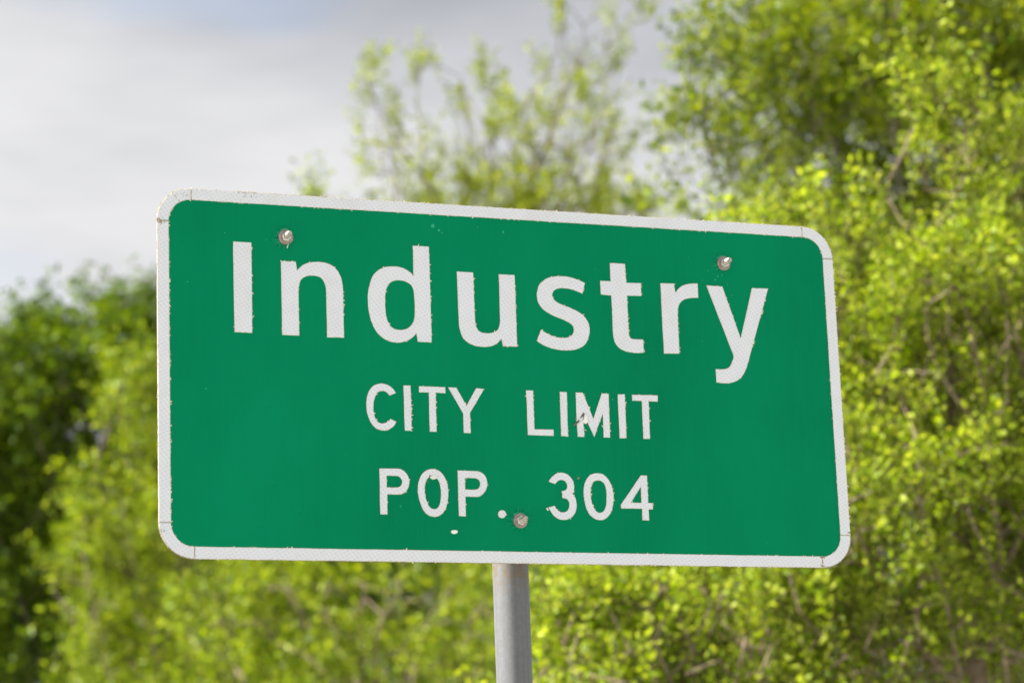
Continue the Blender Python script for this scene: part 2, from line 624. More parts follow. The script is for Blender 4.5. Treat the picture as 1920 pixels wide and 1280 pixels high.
# dirt in the seams
for (x, z, vert, amt) in ((-sx_, h - BW / 2, 1, 0.6), (sx_, h - BW / 2, 1, 0.5), (-sx_, -h + BW / 2, 1, 0.5), (sx_, -h + BW / 2, 1, 0.8),
                          (-w + BW / 2, sz_, 0, 1.3), (w - BW / 2, sz_, 0, 0.8), (-w + BW / 2, -sz_, 0, 0.8), (w - BW / 2, -sz_, 0, 0.7)):
    pts_a, pts_b = [], []
    for k in range(12):
        t = (k / 11 - 0.5) * BW * 0.96
        hw = 0.0006 * amt * (0.5 + rng.random())
        if vert:
            pts_a.append((x - hw, z + t)); pts_b.append((x + hw, z + t))
        else:
            pts_a.append((x + t, z - hw)); pts_b.append((x + t, z + hw))
    poly = pts_a + pts_b[::-1]
    vs_ = [S(p[0], p[1], 0.00262 + 0.0003 * rng.random()) for p in poly]
    n_ = len(pts_a)
    fs_ = [(k, k + 1, 2 * n_ - 2 - k, 2 * n_ - 1 - k) for k in range(n_ - 1)]
    mesh_obj('seam_dirt', vs_, fs_, M_SEAM, panel)

# ---- lettering
LETTERS = [
    ('I', [[(-483.2,218.6),(-452.5,218.7),(-453.1,66.6),(-482.9,66.8)]]),
    ('n', [[(-403.1,190.1),(-377.9,190.1),(-375.5,175.5),(-367.2,184.1),(-357.6,189.1),(-346.0,191.6),(-334.4,192.0),(-320.9,189.5),(-309.5,182.4),(-302.4,171.2),(-298.8,157.9),(-297.8,142.6),(-297.8,65.4),(-326.9,64.9),(-326.8,141.2),(-328.1,152.6),(-333.1,162.9),(-339.7,167.0),(-349.3,168.2),(-359.0,166.8),(-366.7,162.7),(-371.6,155.2),(-373.8,143.6),(-374.0,131.2),(-373.9,65.5),(-403.0,65.6)]]),
    ('d', [[(-174.3,229.1),(-146.0,228.9),(-145.9,63.7),(-170.3,64.0),(-172.7,78.3),(-177.7,72.3),(-185.8,66.2),(-195.7,62.3),(-205.5,61.1),(-219.1,62.3),(-232.6,69.0),(-243.0,80.0),(-250.4,96.0),(-254.4,114.0),(-255.3,133.2),(-253.9,148.6),(-249.6,164.3),(-242.5,177.2),(-232.5,185.5),(-221.6,189.9),(-209.7,191.3),(-198.0,190.6),(-186.2,186.5),(-178.5,181.1),(-174.9,175.8)],[(-202.5,167.6),(-192.7,167.2),(-183.9,164.1),(-178.2,159.2),(-175.1,150.6),(-174.3,137.1),(-173.9,121.6),(-174.8,106.1),(-178.0,96.3),(-184.1,88.8),(-191.1,84.6),(-200.0,82.9),(-208.8,83.8),(-216.5,87.9),(-222.1,97.2),(-224.7,110.6),(-225.6,126.9),(-224.9,140.4),(-222.6,152.1),(-217.4,161.1),(-210.4,165.9)]]),
    ('u', [[(-97.6,188.2),(-68.7,188.1),(-68.1,101.8),(-66.7,95.1),(-63.0,88.4),(-56.1,84.5),(-46.1,83.9),(-36.0,85.7),(-28.8,90.3),(-24.9,97.9),(-23.4,109.7),(-23.0,187.5),(5.6,187.6),(5.6,62.8),(-20.0,62.5),(-22.3,75.6),(-28.6,68.6),(-36.8,63.4),(-47.0,60.6),(-57.0,60.0),(-68.9,61.0),(-80.8,65.4),(-90.4,73.7),(-95.0,85.1),(-97.1,100.5)]]),
    ('s', [[(133.7,179.9),(128.0,160.8),(119.9,164.1),(109.7,167.2),(97.5,169.0),(87.2,168.4),(78.8,165.7),(73.9,160.5),(72.8,154.5),(75.0,148.7),(82.0,143.1),(94.1,138.3),(108.3,133.5),(120.4,127.7),(130.3,119.7),(136.5,110.1),(138.4,99.3),(136.7,87.4),(131.4,75.4),(124.9,68.6),(115.4,63.9),(105.0,60.9),(90.7,59.9),(74.4,61.2),(58.3,65.4),(48.3,69.9),(40.9,74.5),(49.9,94.4),(57.2,89.8),(67.2,85.4),(77.3,82.5),(87.5,81.5),(97.8,83.0),(105.2,87.0),(108.7,93.1),(109.2,99.0),(106.0,105.4),(97.0,110.9),(84.9,115.6),(70.8,120.9),(58.8,127.2),(50.0,135.6),(45.3,146.3),(45.0,158.1),(48.3,170.1),(54.8,178.3),(65.3,185.2),(77.8,188.6),(92.2,189.9),(106.6,188.9),(120.9,185.2)]]),
    ('t', [[(181.2,218.0),(209.4,218.0),(210.0,184.4),(237.3,184.8),(236.9,162.1),(210.2,161.3),(210.2,94.5),(211.5,89.2),(215.2,85.9),(221.6,85.2),(236.8,85.1),(236.2,62.1),(226.8,61.0),(211.4,61.6),(197.5,65.1),(187.6,72.3),(182.5,83.5),(181.2,100.6),(181.3,160.1),(161.6,161.6),(161.7,185.4),(181.2,185.5)]]),
    ('r', [[(274.0,186.7),(298.9,187.2),(301.7,170.9),(308.4,179.2),(316.6,185.1),(327.3,188.1),(344.5,189.8),(344.1,164.1),(328.5,162.8),(317.9,159.8),(310.2,154.2),(305.3,145.6),(303.7,135.6),(303.1,62.9),(274.0,62.2)]]),
    ('y', [[(361.0,187.3),(391.2,186.6),(421.0,95.0),(448.2,186.7),(479.4,187.2),(433.7,55.8),(428.4,42.0),(421.0,29.4),(411.2,20.4),(399.0,15.5),(385.7,14.0),(370.3,14.9),(370.1,38.8),(385.9,38.9),(395.3,42.4),(401.1,50.8),(405.4,64.6)]]),
    ('C', [[(-211.1,-24.5),(-222.2,-29.4),(-225.0,-25.7),(-229.2,-22.7),(-234.9,-21.8),(-241.4,-24.2),(-246.2,-30.6),(-249.3,-39.9),(-250.4,-49.7),(-249.8,-59.5),(-247.6,-67.8),(-243.4,-73.9),(-237.8,-76.4),(-232.0,-75.7),(-226.2,-73.0),(-221.8,-68.2),(-211.6,-72.9),(-215.6,-79.3),(-220.8,-84.0),(-227.3,-87.4),(-233.8,-88.3),(-243.1,-86.5),(-251.5,-80.5),(-257.7,-70.9),(-261.2,-59.8),(-262.4,-48.7),(-261.5,-36.1),(-258.7,-26.2),(-253.4,-17.6),(-246.1,-11.7),(-236.0,-9.4),(-226.7,-10.7),(-218.2,-15.6)]]),
    ('I', [[(-197.6,-11.3),(-184.9,-11.1),(-185.4,-87.1),(-197.2,-87.2)]]),
    ('T', [[(-170.8,-11.3),(-124.7,-11.5),(-124.6,-21.8),(-141.9,-21.7),(-142.1,-87.7),(-154.1,-87.8),(-153.9,-21.7),(-170.9,-21.9)]]),
    ('Y', [[(-119.7,-11.6),(-105.4,-11.6),(-88.5,-41.7),(-70.2,-11.3),(-56.3,-12.3),(-82.6,-53.9),(-82.5,-87.9),(-94.9,-88.0),(-94.7,-55.0)]]),
    ('L', [[(18.4,-12.0),(30.9,-11.7),(30.7,-78.0),(65.1,-77.4),(65.0,-88.5),(18.5,-88.1)]]),
    ('I', [[(79.0,-12.2),(91.7,-12.4),(90.6,-88.6),(78.3,-88.1)]]),
    ('M', [[(107.9,-12.2),(120.8,-12.2),(138.0,-56.7),(155.3,-12.3),(167.9,-12.4),(167.2,-88.3),(155.4,-88.2),(155.5,-47.2),(138.1,-88.0),(120.7,-47.2),(120.3,-88.4),(108.1,-88.5)]]),
    ('I', [[(184.6,-12.5),(197.7,-12.2),(197.1,-88.3),(184.6,-88.7)]]),
    ('T', [[(210.7,-12.5),(258.5,-12.1),(258.0,-23.0),(241.1,-23.0),(240.2,-88.2),(228.1,-88.4),(228.6,-22.9),(210.8,-22.5)]]),
    ('P', [[(-243.0,-151.4),(-211.6,-151.0),(-203.1,-153.4),(-196.1,-159.5),(-192.3,-168.4),(-192.2,-175.3),(-194.6,-183.7),(-200.6,-190.8),(-208.5,-194.1),(-230.6,-194.2),(-231.1,-227.7),(-243.3,-227.7)],[(-231.0,-163.4),(-213.4,-163.4),(-208.4,-165.2),(-205.0,-169.4),(-204.5,-174.2),(-206.7,-179.1),(-211.0,-181.9),(-215.3,-182.4),(-231.0,-182.5)]]),
    ('O', [[(-151.2,-150.1),(-142.5,-151.6),(-134.7,-157.2),(-129.2,-166.2),(-126.0,-177.9),(-125.2,-190.5),(-126.8,-204.4),(-130.8,-216.3),(-137.6,-224.8),(-145.0,-229.1),(-151.5,-229.7),(-159.3,-228.0),(-166.4,-222.6),(-171.8,-213.7),(-175.8,-201.3),(-177.8,-188.9),(-176.7,-175.0),(-172.5,-163.8),(-166.5,-155.9),(-159.1,-151.6)],[(-152.3,-162.1),(-146.5,-163.5),(-141.9,-167.9),(-139.2,-175.5),(-137.8,-186.6),(-138.2,-197.7),(-140.2,-207.5),(-143.8,-214.1),(-150.4,-217.1),(-156.8,-214.8),(-161.6,-207.9),(-164.5,-198.3),(-165.9,-187.2),(-165.0,-177.5),(-161.8,-169.1),(-157.4,-163.8)]]),
    ('P', [[(-107.7,-151.4),(-74.1,-151.8),(-66.2,-153.8),(-59.8,-159.6),(-56.6,-167.9),(-56.6,-174.2),(-59.1,-182.7),(-66.0,-191.2),(-74.2,-194.9),(-95.6,-195.0),(-95.7,-228.2),(-107.9,-227.9)],[(-95.4,-163.9),(-77.5,-163.9),(-72.4,-165.8),(-69.2,-170.3),(-69.1,-175.2),(-71.5,-179.7),(-75.2,-182.4),(-79.6,-183.0),(-95.4,-183.1)]]),
    ('period', [[(-25.3,-222.8),(-26.1,-225.7),(-28.1,-228.1),(-31.0,-229.5),(-34.2,-229.5),(-36.9,-228.3),(-38.8,-226.0),(-39.4,-223.1),(-38.6,-220.2),(-36.5,-217.8),(-33.7,-216.4),(-30.5,-216.4),(-27.8,-217.6),(-25.9,-219.9)]]),
    ('3', [[(52.7,-166.3),(57.0,-160.2),(64.7,-153.6),(73.8,-150.7),(82.8,-151.8),(90.1,-155.9),(95.8,-163.5),(98.0,-172.7),(96.8,-181.2),(94.7,-186.2),(99.0,-192.5),(100.8,-201.0),(100.8,-208.0),(97.8,-218.0),(91.5,-225.9),(83.9,-229.5),(76.4,-230.7),(67.5,-229.1),(60.2,-224.4),(54.6,-217.4),(50.4,-209.8),(61.7,-207.1),(65.9,-213.7),(71.0,-217.1),(76.9,-217.8),(83.0,-215.7),(86.9,-210.4),(88.0,-204.1),(86.7,-198.4),(83.1,-195.0),(77.2,-193.7),(75.4,-193.0),(75.8,-181.4),(80.0,-180.9),(83.8,-178.7),(85.6,-173.7),(84.3,-168.1),(80.7,-164.3),(75.5,-163.0),(69.5,-164.9),(64.0,-170.4)]]),
    ('0', [[(141.6,-149.9),(150.6,-151.5),(158.6,-157.7),(164.2,-166.9),(167.8,-178.2),(168.6,-189.6),(167.0,-202.4),(163.5,-213.8),(157.0,-223.2),(149.2,-228.7),(142.3,-229.8),(133.4,-227.9),(124.7,-221.7),(119.1,-211.9),(115.9,-199.2),(114.5,-186.5),(115.6,-173.7),(119.9,-162.2),(126.2,-154.7),(133.9,-150.9)],[(141.7,-162.1),(148.5,-163.7),(153.5,-169.3),(155.8,-178.5),(155.8,-189.8),(155.0,-201.2),(152.3,-209.8),(148.3,-215.1),(142.9,-217.4),(137.0,-215.4),(132.0,-209.5),(128.7,-200.4),(127.4,-189.0),(127.9,-177.7),(130.1,-169.1),(134.9,-164.0)]]),
    ('4', [[(219.8,-151.5),(231.3,-151.6),(231.5,-198.5),(239.2,-198.9),(239.8,-209.4),(231.6,-209.6),(231.6,-228.6),(219.2,-228.5),(219.5,-208.7),(181.9,-209.2),(182.3,-201.4)],[(219.2,-171.3),(218.9,-198.9),(199.6,-198.6)]]),
]
for nm, outs in LETTERS:
    big = outs[0][0][1] > 0 and nm in 'Industry'
    sm = [smooth_outline(o_, 26.0e-3 if big else 19.0e-3) for o_ in outs]
    lo = film_piece('full_stop' if nm == 'period' else ('digit' if nm in '304' and outs[0][0][1] < -100 else 'letter'), sm, panel,
                    burr=1.0)
    lo['label'] = 'white full stop of reflective film' if nm == 'period' else 'white %s %s' % ('digit' if nm in '304' else 'letter', nm)

# ---- ragged burrs of film along the cut edges, denser on right-facing and lower edges
bv, bf = [], []
for a, b, nrm, k in EDGES:
    l_ = np.linalg.norm(b - a)
    mid = (a + b) / 2
    outer = abs(mid[0]) > W2 - 0.004 or abs(mid[1]) > H2 - 0.004
    inner_border = not outer and (abs(mid[0]) > W2 - 0.024 or abs(mid[1]) > H2 - 0.024)
    dens = 9.0 + 85.0 * max(0, nrm[0]) ** 2 + 10 * max(0, nrm[1])
    if inner_border:
        dens = 150.0 if nrm[1] < 0.3 else 30.0
    if outer:
        dens = 90.0
    for _ in range(nrg.poisson(l_ * dens * k)):
        t = rng.random()
        p = a + (b - a) * t
        d = (b - a) / l_
        ln = abs(rng.gauss(0.0007, 0.0008)) + 0.0005
        wd = 0.0005 + 0.0009 * rng.random()
        sk = rng.uniform(-0.8, 0.8)
        out0 = 0.0024 if (outer or inner_border) else fh(p[0], p[1]) + 0.0009
        lift = rng.uniform(0.0004, 0.0018)
        tip = p + nrm * ln + d * sk * ln
        i0 = len(bv)
        bv += [S(*(p - d * wd - nrm * 0.0004), out0), S(*(p + d * wd - nrm * 0.0004), out0), S(*(tip + d * wd * 0.5), out0 + lift),
               S(*(tip - d * wd * 0.4), out0 + lift * 0.6), S(*(p + nrm * ln * 0.4), out0 - 0.0007)]
        bf += [(i0, i0 + 1, i0 + 2, i0 + 3), (i0, i0 + 3, i0 + 4), (i0 + 1, i0 + 4, i0 + 2), (i0 + 4, i0 + 3, i0 + 2)]
tag(mesh_obj('film_burrs', bv, bf, M_BURR, panel), kind='stuff')


# ---- crumbs of lichen on the plate's rim and corners
lv, lf = [], []
def crumb(x, z, r, out):
    i0 = len(lv)
    ring = []
    for k in range(5):
        a = 2 * math.pi * k / 5 + rng.random()
        rr_ = r * rng.uniform(0.6, 1.2)
        ring.append(S(x + rr_ * math.cos(a), z + rr_ * math.sin(a), out - 0.0002))
    lv.extend(ring + [S(x + r * 0.2, z + r * 0.2, out + r * rng.uniform(0.6, 1.2))])
    lf.extend([(i0 + k, i0 + (k + 1) % 5, i0 + 5) for k in range(5)])


outline = rounded_rect(W2, H2, RAD, 30)
for _ in range(430):
    k = rng.randrange(len(outline))
    a, b = outline[k], outline[(k + 1) % len(outline)]
    t = rng.random()
    x, z = a[0] + (b[0] - a[0]) * t, a[1] + (b[1] - a[1]) * t
    if math.hypot(a[0] - b[0], a[1] - b[1]) > 0.1 and rng.random() < 0.1: continue
    crumb(x * rng.uniform(0.998, 1.001), z * rng.uniform(0.996, 1.002), rng.uniform(0.0006, 0.0015), rng.uniform(-0.001, 0.0022))
for _ in range(240):
    t = rng.random()
    crumb(-0.55 + 1.1 * t, H2 - 0.0003 - abs(rng.gauss(0, 0.0009)), rng.uniform(0.0006, 0.0014), 0.0022)
for cx, cz, s_, c_ in ((-0.606, 0.249, 0.004, 22), (-0.603, 0.2445, 0.003, 16), (0.553, -0.2865, 0.003, 18), (0.553, -0.302, 0.003, 16), (0.6075, -0.243, 0.003, 12),
                       (-0.455, 0.3015, 0.009, 26), (0.535, -0.2858, 0.001, 5), (-0.57, 0.292, 0.012, 20), (-0.603, -0.262, 0.006, 14), (0.5525, 0.300, 0.001, 5)):
    for _ in range(c_):
        crumb(min(W2, max(-W2, cx + rng.gauss(0, s_))), min(H2, max(-H2, cz + rng.gauss(0, s_ * 0.4))), rng.uniform(0.0006, 0.0016), 0.0023)
tag(mesh_obj('lichen_crumbs', lv, lf, M_LICHEN, panel), kind='stuff')


# ---- damage: torn film on M and O, a chip, scuffs
def patch(name, pts, mat, out, lift=None, sub=1):
    P = [np.array(p) / 1000.0 for p in pts]
    c = sum(P) / len(P)
    n_ = len(P)
    hs = [out if lift is None else out + lift[k % len(lift)] for k in range(n_)]
    v = [S(p[0], p[1], fh(p[0], p[1]) + h_) for p, h_ in zip(P, hs)]
    v += [S(p[0], p[1], fh(p[0], p[1]) - 0.0002) for p in P]
    v.append(S(c[0], c[1], fh(c[0], c[1]) + sum(hs) / n_ + (0.0008 if lift else 0.0001)))
    ccw = area(P) > 0
    f = [((k, (k + 1) % n_, 2 * n_) if ccw else ((k + 1) % n_, k, 2 * n_)) for k in range(n_)]
    f += [(n_ + k, n_ + (k + 1) % n_, (k + 1) % n_, k) for k in range(n_)]
    return mesh_obj(name, v, f, mat, panel)


patch('tear_slit', [(122.9, -43.1), (123.5, -50.0), (117.5, -57.7), (110.4, -64.5), (101.8, -70.1), (100.3, -68.3), (108.2, -63.7), (116.3, -51.7)], M_HOLE, 0.0013)
patch('torn_flap', [(122.6, -48.9), (126.0, -54.2), (126.1, -62.8), (123.9, -66.1), (119.8, -63.3), (109.7, -70.1), (108.6, -67.9), (114.3, -62.5), (121.3, -58.0)], M_FLAP, 0.0018, (0.0008, 0.003, 0.0045, 0.004, 0.003, 0.002, 0.0005, 0.0008, 0.001))
patch('tear_slit', [(-157.6, -161.2), (-151.4, -157.7), (-144.1, -156.4), (-139.6, -158.5), (-141.7, -163.0), (-144.3, -160.5), (-151.5, -161.6), (-156.2, -163.6)], M_HOLE, 0.0013)
patch('torn_flap', [(-156.2, -163.1), (-150.0, -160.7), (-143.4, -160.8), (-143.2, -164.1), (-146.6, -167.0), (-151.0, -167.8), (-154.5, -166.1)], M_FLAP, 0.0016, (0.0004, 0.0006, 0.001, 0.003, 0.004, 0.0035, 0.002))
patch('paint_chip', [(-123.0, -253.7), (-119.7, -251.4), (-115.3, -250.8), (-110.3, -252.6), (-112.3, -256.1), (-116.3, -257.6), (-120.6, -257.0)], M_FLAP, 0.0004, (0.0002, 0.0004, 0.0003, 0.0002, 0.001, 0.0012, 0.001))
patch('torn_flap', [(45.9, -211.3), (48.2, -210.8), (50.5, -214.7), (48.7, -215.6)], M_FLAP, 0.001, (0.002, 0.001, 0.0004, 0.0004))
for x, z, r in ((-496.8, 232.8, 1.6), (-137.6, 265.5, 4.2), (-127.4, 258.7, 3.4), (-121.8, 254.3, 2.0), (-11.7, 261.6, 3.2), (385.7, 164.9, 1.6), (389.6, 179.5, 1.3),
                (378.5, 198.2, 2.0), (372.5, 183.5, 1.4), (384.0, 205.0, 2.2), (392.0, 208.0, 1.8), (366.0, 214.0, 1.5), (347.7, 87.0, 1.0), (255.6, 68.9, 1.1),
                (355.0, 196.0, 1.2), (401.0, 190.0, 1.1), (381.0, 150.0, 1.5), (449.6, -263.8, 1.0), (-558.7, -107.7, 1.0), (-560.0, 147.0, 1.6), (153.5, 205.6, 1.0),
                (175.0, -22.0, 1.8), (330.0, 236.0, 1.3), (409.0, 172.0, 1.0), (-58.0, 268.0, 1.2), (140.0, 92.0, 0.9), (-300.0, -130.0, 0.9)):
    n_ = 8
    pts = []
    for k in range(n_):
        a = 2 * math.pi * k / n_
        rr_ = r * rng.uniform(0.45, 1.1)
        pts.append((x + rr_ * 0.75 * math.cos(a), z + rr_ * math.sin(a)))
    patch('scuff', pts, M_SCUFF_HIGHLIGHT, 0.00025)


# film creases round each bolt, their highlights painted as paler strips
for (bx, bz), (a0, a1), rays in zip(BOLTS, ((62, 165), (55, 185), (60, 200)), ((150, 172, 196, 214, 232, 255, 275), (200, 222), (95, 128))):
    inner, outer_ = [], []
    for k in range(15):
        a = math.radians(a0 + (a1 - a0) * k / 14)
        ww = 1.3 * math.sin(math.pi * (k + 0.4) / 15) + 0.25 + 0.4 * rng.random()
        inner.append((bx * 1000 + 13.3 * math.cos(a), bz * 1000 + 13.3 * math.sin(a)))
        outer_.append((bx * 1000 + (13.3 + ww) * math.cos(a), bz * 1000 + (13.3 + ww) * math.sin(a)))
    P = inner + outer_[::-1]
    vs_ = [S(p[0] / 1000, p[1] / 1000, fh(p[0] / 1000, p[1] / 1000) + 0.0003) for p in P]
    mesh_obj('crease_highlight', vs_, [(k, k + 1, 28 - k, 29 - k) for k in range(14)], M_SCUFF_HIGHLIGHT, panel)
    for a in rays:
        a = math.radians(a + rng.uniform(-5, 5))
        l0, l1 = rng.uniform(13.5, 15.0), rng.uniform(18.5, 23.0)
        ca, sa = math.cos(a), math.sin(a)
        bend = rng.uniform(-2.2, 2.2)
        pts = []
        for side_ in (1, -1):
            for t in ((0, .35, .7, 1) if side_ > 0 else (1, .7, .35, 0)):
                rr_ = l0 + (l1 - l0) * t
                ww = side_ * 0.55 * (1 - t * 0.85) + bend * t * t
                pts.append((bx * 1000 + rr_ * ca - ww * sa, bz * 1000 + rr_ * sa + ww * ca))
        patch('crease_highlight', pts, M_SCUFF_HIGHLIGHT, 0.0003)


# ---- bolts
def ring_solid(n_, profile, cx, cz, rot=0.0):
    """lathe about the bolt axis; profile = [(radius, out)]"""
    v, f = [], []
    for r, o_ in profile:
        for k in range(n_):
            a = 2 * math.pi * (k + 0.5) / n_ + rot
            v.append(S(cx + r * math.cos(a), cz + r * math.sin(a), o_))
    m_ = len(profile)
    for j in range(m_ - 1):
        for k in range(n_):
            l_ = (k + 1) % n_
            f.append((j * n_ + k, j * n_ + l_, (j + 1) * n_ + l_, (j + 1) * n_ + k))
    f.append(tuple(range((m_ - 1) * n_, m_ * n_)))
    return v, f


for bi, (bx, bz) in enumerate(BOLTS):
    rot = (0.3, 0.9, 0.1)[bi]
    v, f = ring_solid(28, [(0.0125, 0.0004), (0.0125, 0.0036), (0.0119, 0.0042), (0.0085, 0.0042)], bx, bz)
    bolt = mesh_obj('bolt_washer', v, f, M_WASHER, sign)
    v, f = ring_solid(6, [(0.0084, 0.0042), (0.0084, 0.0098), (0.0074, 0.0108), (0.0050, 0.0108)], bx + 0.0003, bz, rot)
    mesh_obj('nut', v, f, M_NUT, bolt)
    prof = [(0.0046, 0.0104)]
    for k in range(9):
        prof += [(0.0047, 0.0110 + k * 0.0017), (0.0041, 0.01185 + k * 0.0017)]
    prof += [(0.0044, 0.0270), (0.0036, 0.0285)]
    v, f = ring_solid(18, prof, bx + 0.0003, bz)
    mesh_obj('threaded_shank', v, f, M_BOLT, bolt)
# a curl of film hanging from under the first washer
mesh_obj('film_sliver', [S(-0.3905, 0.2195, 0.003), S(-0.3893, 0.2195, 0.003), S(-0.3925, 0.2115, 0.0055), S(-0.3937, 0.2118, 0.0055)], [(0, 1, 2, 3)], M_FLAP, panel)

# ---- post, rear brace and clamps
def tube(name, p0, p1, r, mat, parent, n_=40, cap=True):
    p0, p1 = Vector(p0), Vector(p1)
    d = (p1 - p0).normalized()
    s_ = Vector((1, 0, 0)) if abs(d.x) < 0.9 else Vector((0, 0, 1))
    u_ = d.cross(s_).normalized(); w_ = d.cross(u_)
    L_ = (p1 - p0).length
    m_ = max(2, int(L_ / 0.25) + 1)
    v, f = [], []
    for j in range(m_):
        c = p0 + d * (L_ * j / (m_ - 1))
        for k in range(n_):
            a = 2 * math.pi * k / n_
            v.append(c + u_ * r * math.cos(a) + w_ * r * math.sin(a))
    for j in range(m_ - 1):
        for k in range(n_):
            l_ = (k + 1) % n_
            f.append((j * n_ + k, j * n_ + l_, (j + 1) * n_ + l_, (j + 1) * n_ + k))
    sm = len(f)
    f.append(tuple(range(n_ - 1, -1, -1))); f.append(tuple(range((m_ - 1) * n_, m_ * n_)))
    o = mesh_obj(name, v, f, mat, parent)
    o.data.polygons.foreach_set('use_smooth', [i < sm for i in range(len(f))])
    return o


PR, PY = 0.0302, 0.0555
post = tube('post', (0, PY, -0.45), (0, PY, SIGN_Z + 0.19), PR, M_GALV, sign, 64)
tube('rear_brace', (-0.47, 0.0215, SIGN_Z + 0.2300), (0.47, 0.0215, SIGN_Z + 0.2300), 0.0187, M_GALV, sign, 28)
tube('brace_collar', (0, PY, SIGN_Z + 0.16), (0, PY, SIGN_Z + 0.205), 0.036, M_GALV, sign, 32)
tube('lower_clamp', (0, PY, SIGN_Z - 0.2585), (0, PY, SIGN_Z - 0.2085), 0.0345, M_GALV, sign, 32)

# ------------------------------------------------------------------ trees
def sample_blobs(blobs, total, r):
    """points through a set of ellipsoids, a little denser towards the outside"""
    vol = np.array([b[3] * b[4] * b[5] * (b[6] if len(b) > 6 else 1.0) for b in blobs])
    cnt = np.maximum(6, (vol / vol.sum() * total)).astype(int)
    out = []
    for b, c in zip(blobs, cnt):
        px, py, d, rx, ry, rz = b[:6]
        s_ = d / FPX
        u_ = r.normal(size=(c, 3)); u_ /= np.linalg.norm(u_, axis=1)[:, None]
        u_ *= (r.random(c) ** (1 / 2.6))[:, None]
        cen = at(px, py, d)
        out.append(cen + np.outer(u_[:, 0] * rx * s_, RIGHT) + np.outer(u_[:, 1] * ry * s_, DOWN) + np.outer(u_[:, 2] * rz, FWD))
    p = np.concatenate(out)
    p[:, 2] = np.maximum(p[:, 2], 0.35)
    return p


def colonise(base, trunk_h, lean, attr, step, kill, r, maxit=170, up=0.12):
    """space colonisation: returns node positions and parents"""
    k0 = max(2, int(trunk_h / step))
    pos = [np.array(base, float)]
    par = [-1]
    for i in range(k0):
        t = (i + 1) / k0
        pos.append(np.array(base) + np.array([lean[0] * t + r.normal(0, 0.02), lean[1] * t + r.normal(0, 0.02), trunk_h * t]))
        par.append(i)
    pos = list(pos)
    A = attr.copy()
    P = np.array(pos)
    dd = np.full(len(A), 1e9); nn = np.zeros(len(A), int)
    def upd(i0):
        for i in range(i0, len(pos)):
            q = np.linalg.norm(A - pos[i], axis=1)
            m_ = q < dd
            dd[m_] = q[m_]; nn[m_] = i
    kc = {}
    upd(0)
    for it in range(maxit):
        if len(A) == 0: break
        order = np.unique(nn)
        start = len(pos)
        for i in order:
            kc[i] = kc.get(i, 0) + 1
            if kc[i] > 3:                      # a bud that keeps missing its points gives them up
                dd[nn == i] = -1.0
                continue
            sel = A[nn == i] - pos[i]
            d = (sel / (np.linalg.norm(sel, axis=1)[:, None] + 1e-9)).mean(0)
            d = d / (np.linalg.norm(d) + 1e-9) + np.array([0, 0, up]) + r.normal(0, 0.13, 3)
            if par[i] >= 0:
                pd = pos[i] - pos[par[i]]
                d += 0.35 * pd / (np.linalg.norm(pd) + 1e-9)
            d /= np.linalg.norm(d) + 1e-9
            pos.append(pos[i] + d * step); par.append(int(i))
        upd(start)
        keep = dd > kill
        A, dd, nn = A[keep], dd[keep], nn[keep]
    return np.array(pos), np.array(par)


def leaf_spray(r, n_leaf, length, leaf_len, detail):
    """one twig with alternate leaves along +Z: leaf verts (n,k,3)"""
    out = []
    for i in range(n_leaf):
        t = 0.12 + 0.88 * (i + r.random() * 0.6) / n_leaf
        a = i * 2.4 + r.normal(0, 0.5)
        base = np.array([0.02 * math.sin(3 * t), 0.02 * math.cos(2.3 * t), t * length]) + r.normal(0, 0.006, 3)
        outd = np.array([math.cos(a), math.sin(a), 0.0])
        d = outd * r.uniform(0.6, 1.0) + np.array([0, 0, r.uniform(-0.25, 0.9)])
        d /= np.linalg.norm(d)
        s_ = np.cross(d, r.normal(size=3)); s_ /= np.linalg.norm(s_) + 1e-9
        nrm = np.cross(s_, d)
        L_ = leaf_len * r.uniform(0.55, 1.15)
        Wd = L_ * r.uniform(0.19, 0.31)
        b0 = base + d * 0.12 * L_
        if detail:
            out.append([b0, b0 + d * L_ * 0.42 + s_ * Wd + nrm * Wd * 0.35, b0 + d * L_ - nrm * L_ * 0.15,
                        b0 + d * L_ * 0.42 - s_ * Wd + nrm * Wd * 0.35, b0 + d * L_ * 0.5])
        else:
            out.append([b0, b0 + d * L_ * 0.45 + s_ * Wd + nrm * Wd * 0.3, b0 + d * L_, b0 + d * L_ * 0.45 - s_ * Wd + nrm * Wd * 0.3])
    return np.array(out)


def frames(d, r):
    """rotation matrices whose third column is d"""
    d = d / np.linalg.norm(d, axis=1)[:, None]
    ref = r.normal(size=d.shape)
    u_ = np.cross(d, ref); u_ /= np.linalg.norm(u_, axis=1)[:, None]
    w_ = np.cross(d, u_)
    return np.stack([u_, w_, d], 2)


def prisms(p0, p1, r0, r1, sides):
    n_ = len(p0)
    d = p1 - p0
    d = d / (np.linalg.norm(d, axis=1)[:, None] + 1e-9)
    ref = np.where(np.abs(d[:, 2:3]) < 0.9, np.array([[0, 0, 1.0]]), np.array([[1.0, 0, 0]]))
    u_ = np.cross(d, ref); u_ /= np.linalg.norm(u_, axis=1)[:, None]
    w_ = np.cross(d, u_)
    a = np.arange(sides) * 2 * math.pi / sides
    ring = np.cos(a)[None, :, None] * u_[:, None, :] + np.sin(a)[None, :, None] * w_[:, None, :]
    p1e = p1 + d * (r1 * 0.6)[:, None]
    v = np.concatenate([p0[:, None] + ring * r0[:, None, None], p1e[:, None] + ring * r1[:, None, None]], 1)
    k = np.arange(sides); l_ = (k + 1) % sides
    quad_ = np.stack([k, l_, l_ + sides, k + sides], 1)
    loops_ = (np.arange(n_) * 2 * sides)[:, None, None] + quad_[None]
    return v.reshape(-1, 3), loops_.reshape(-1)


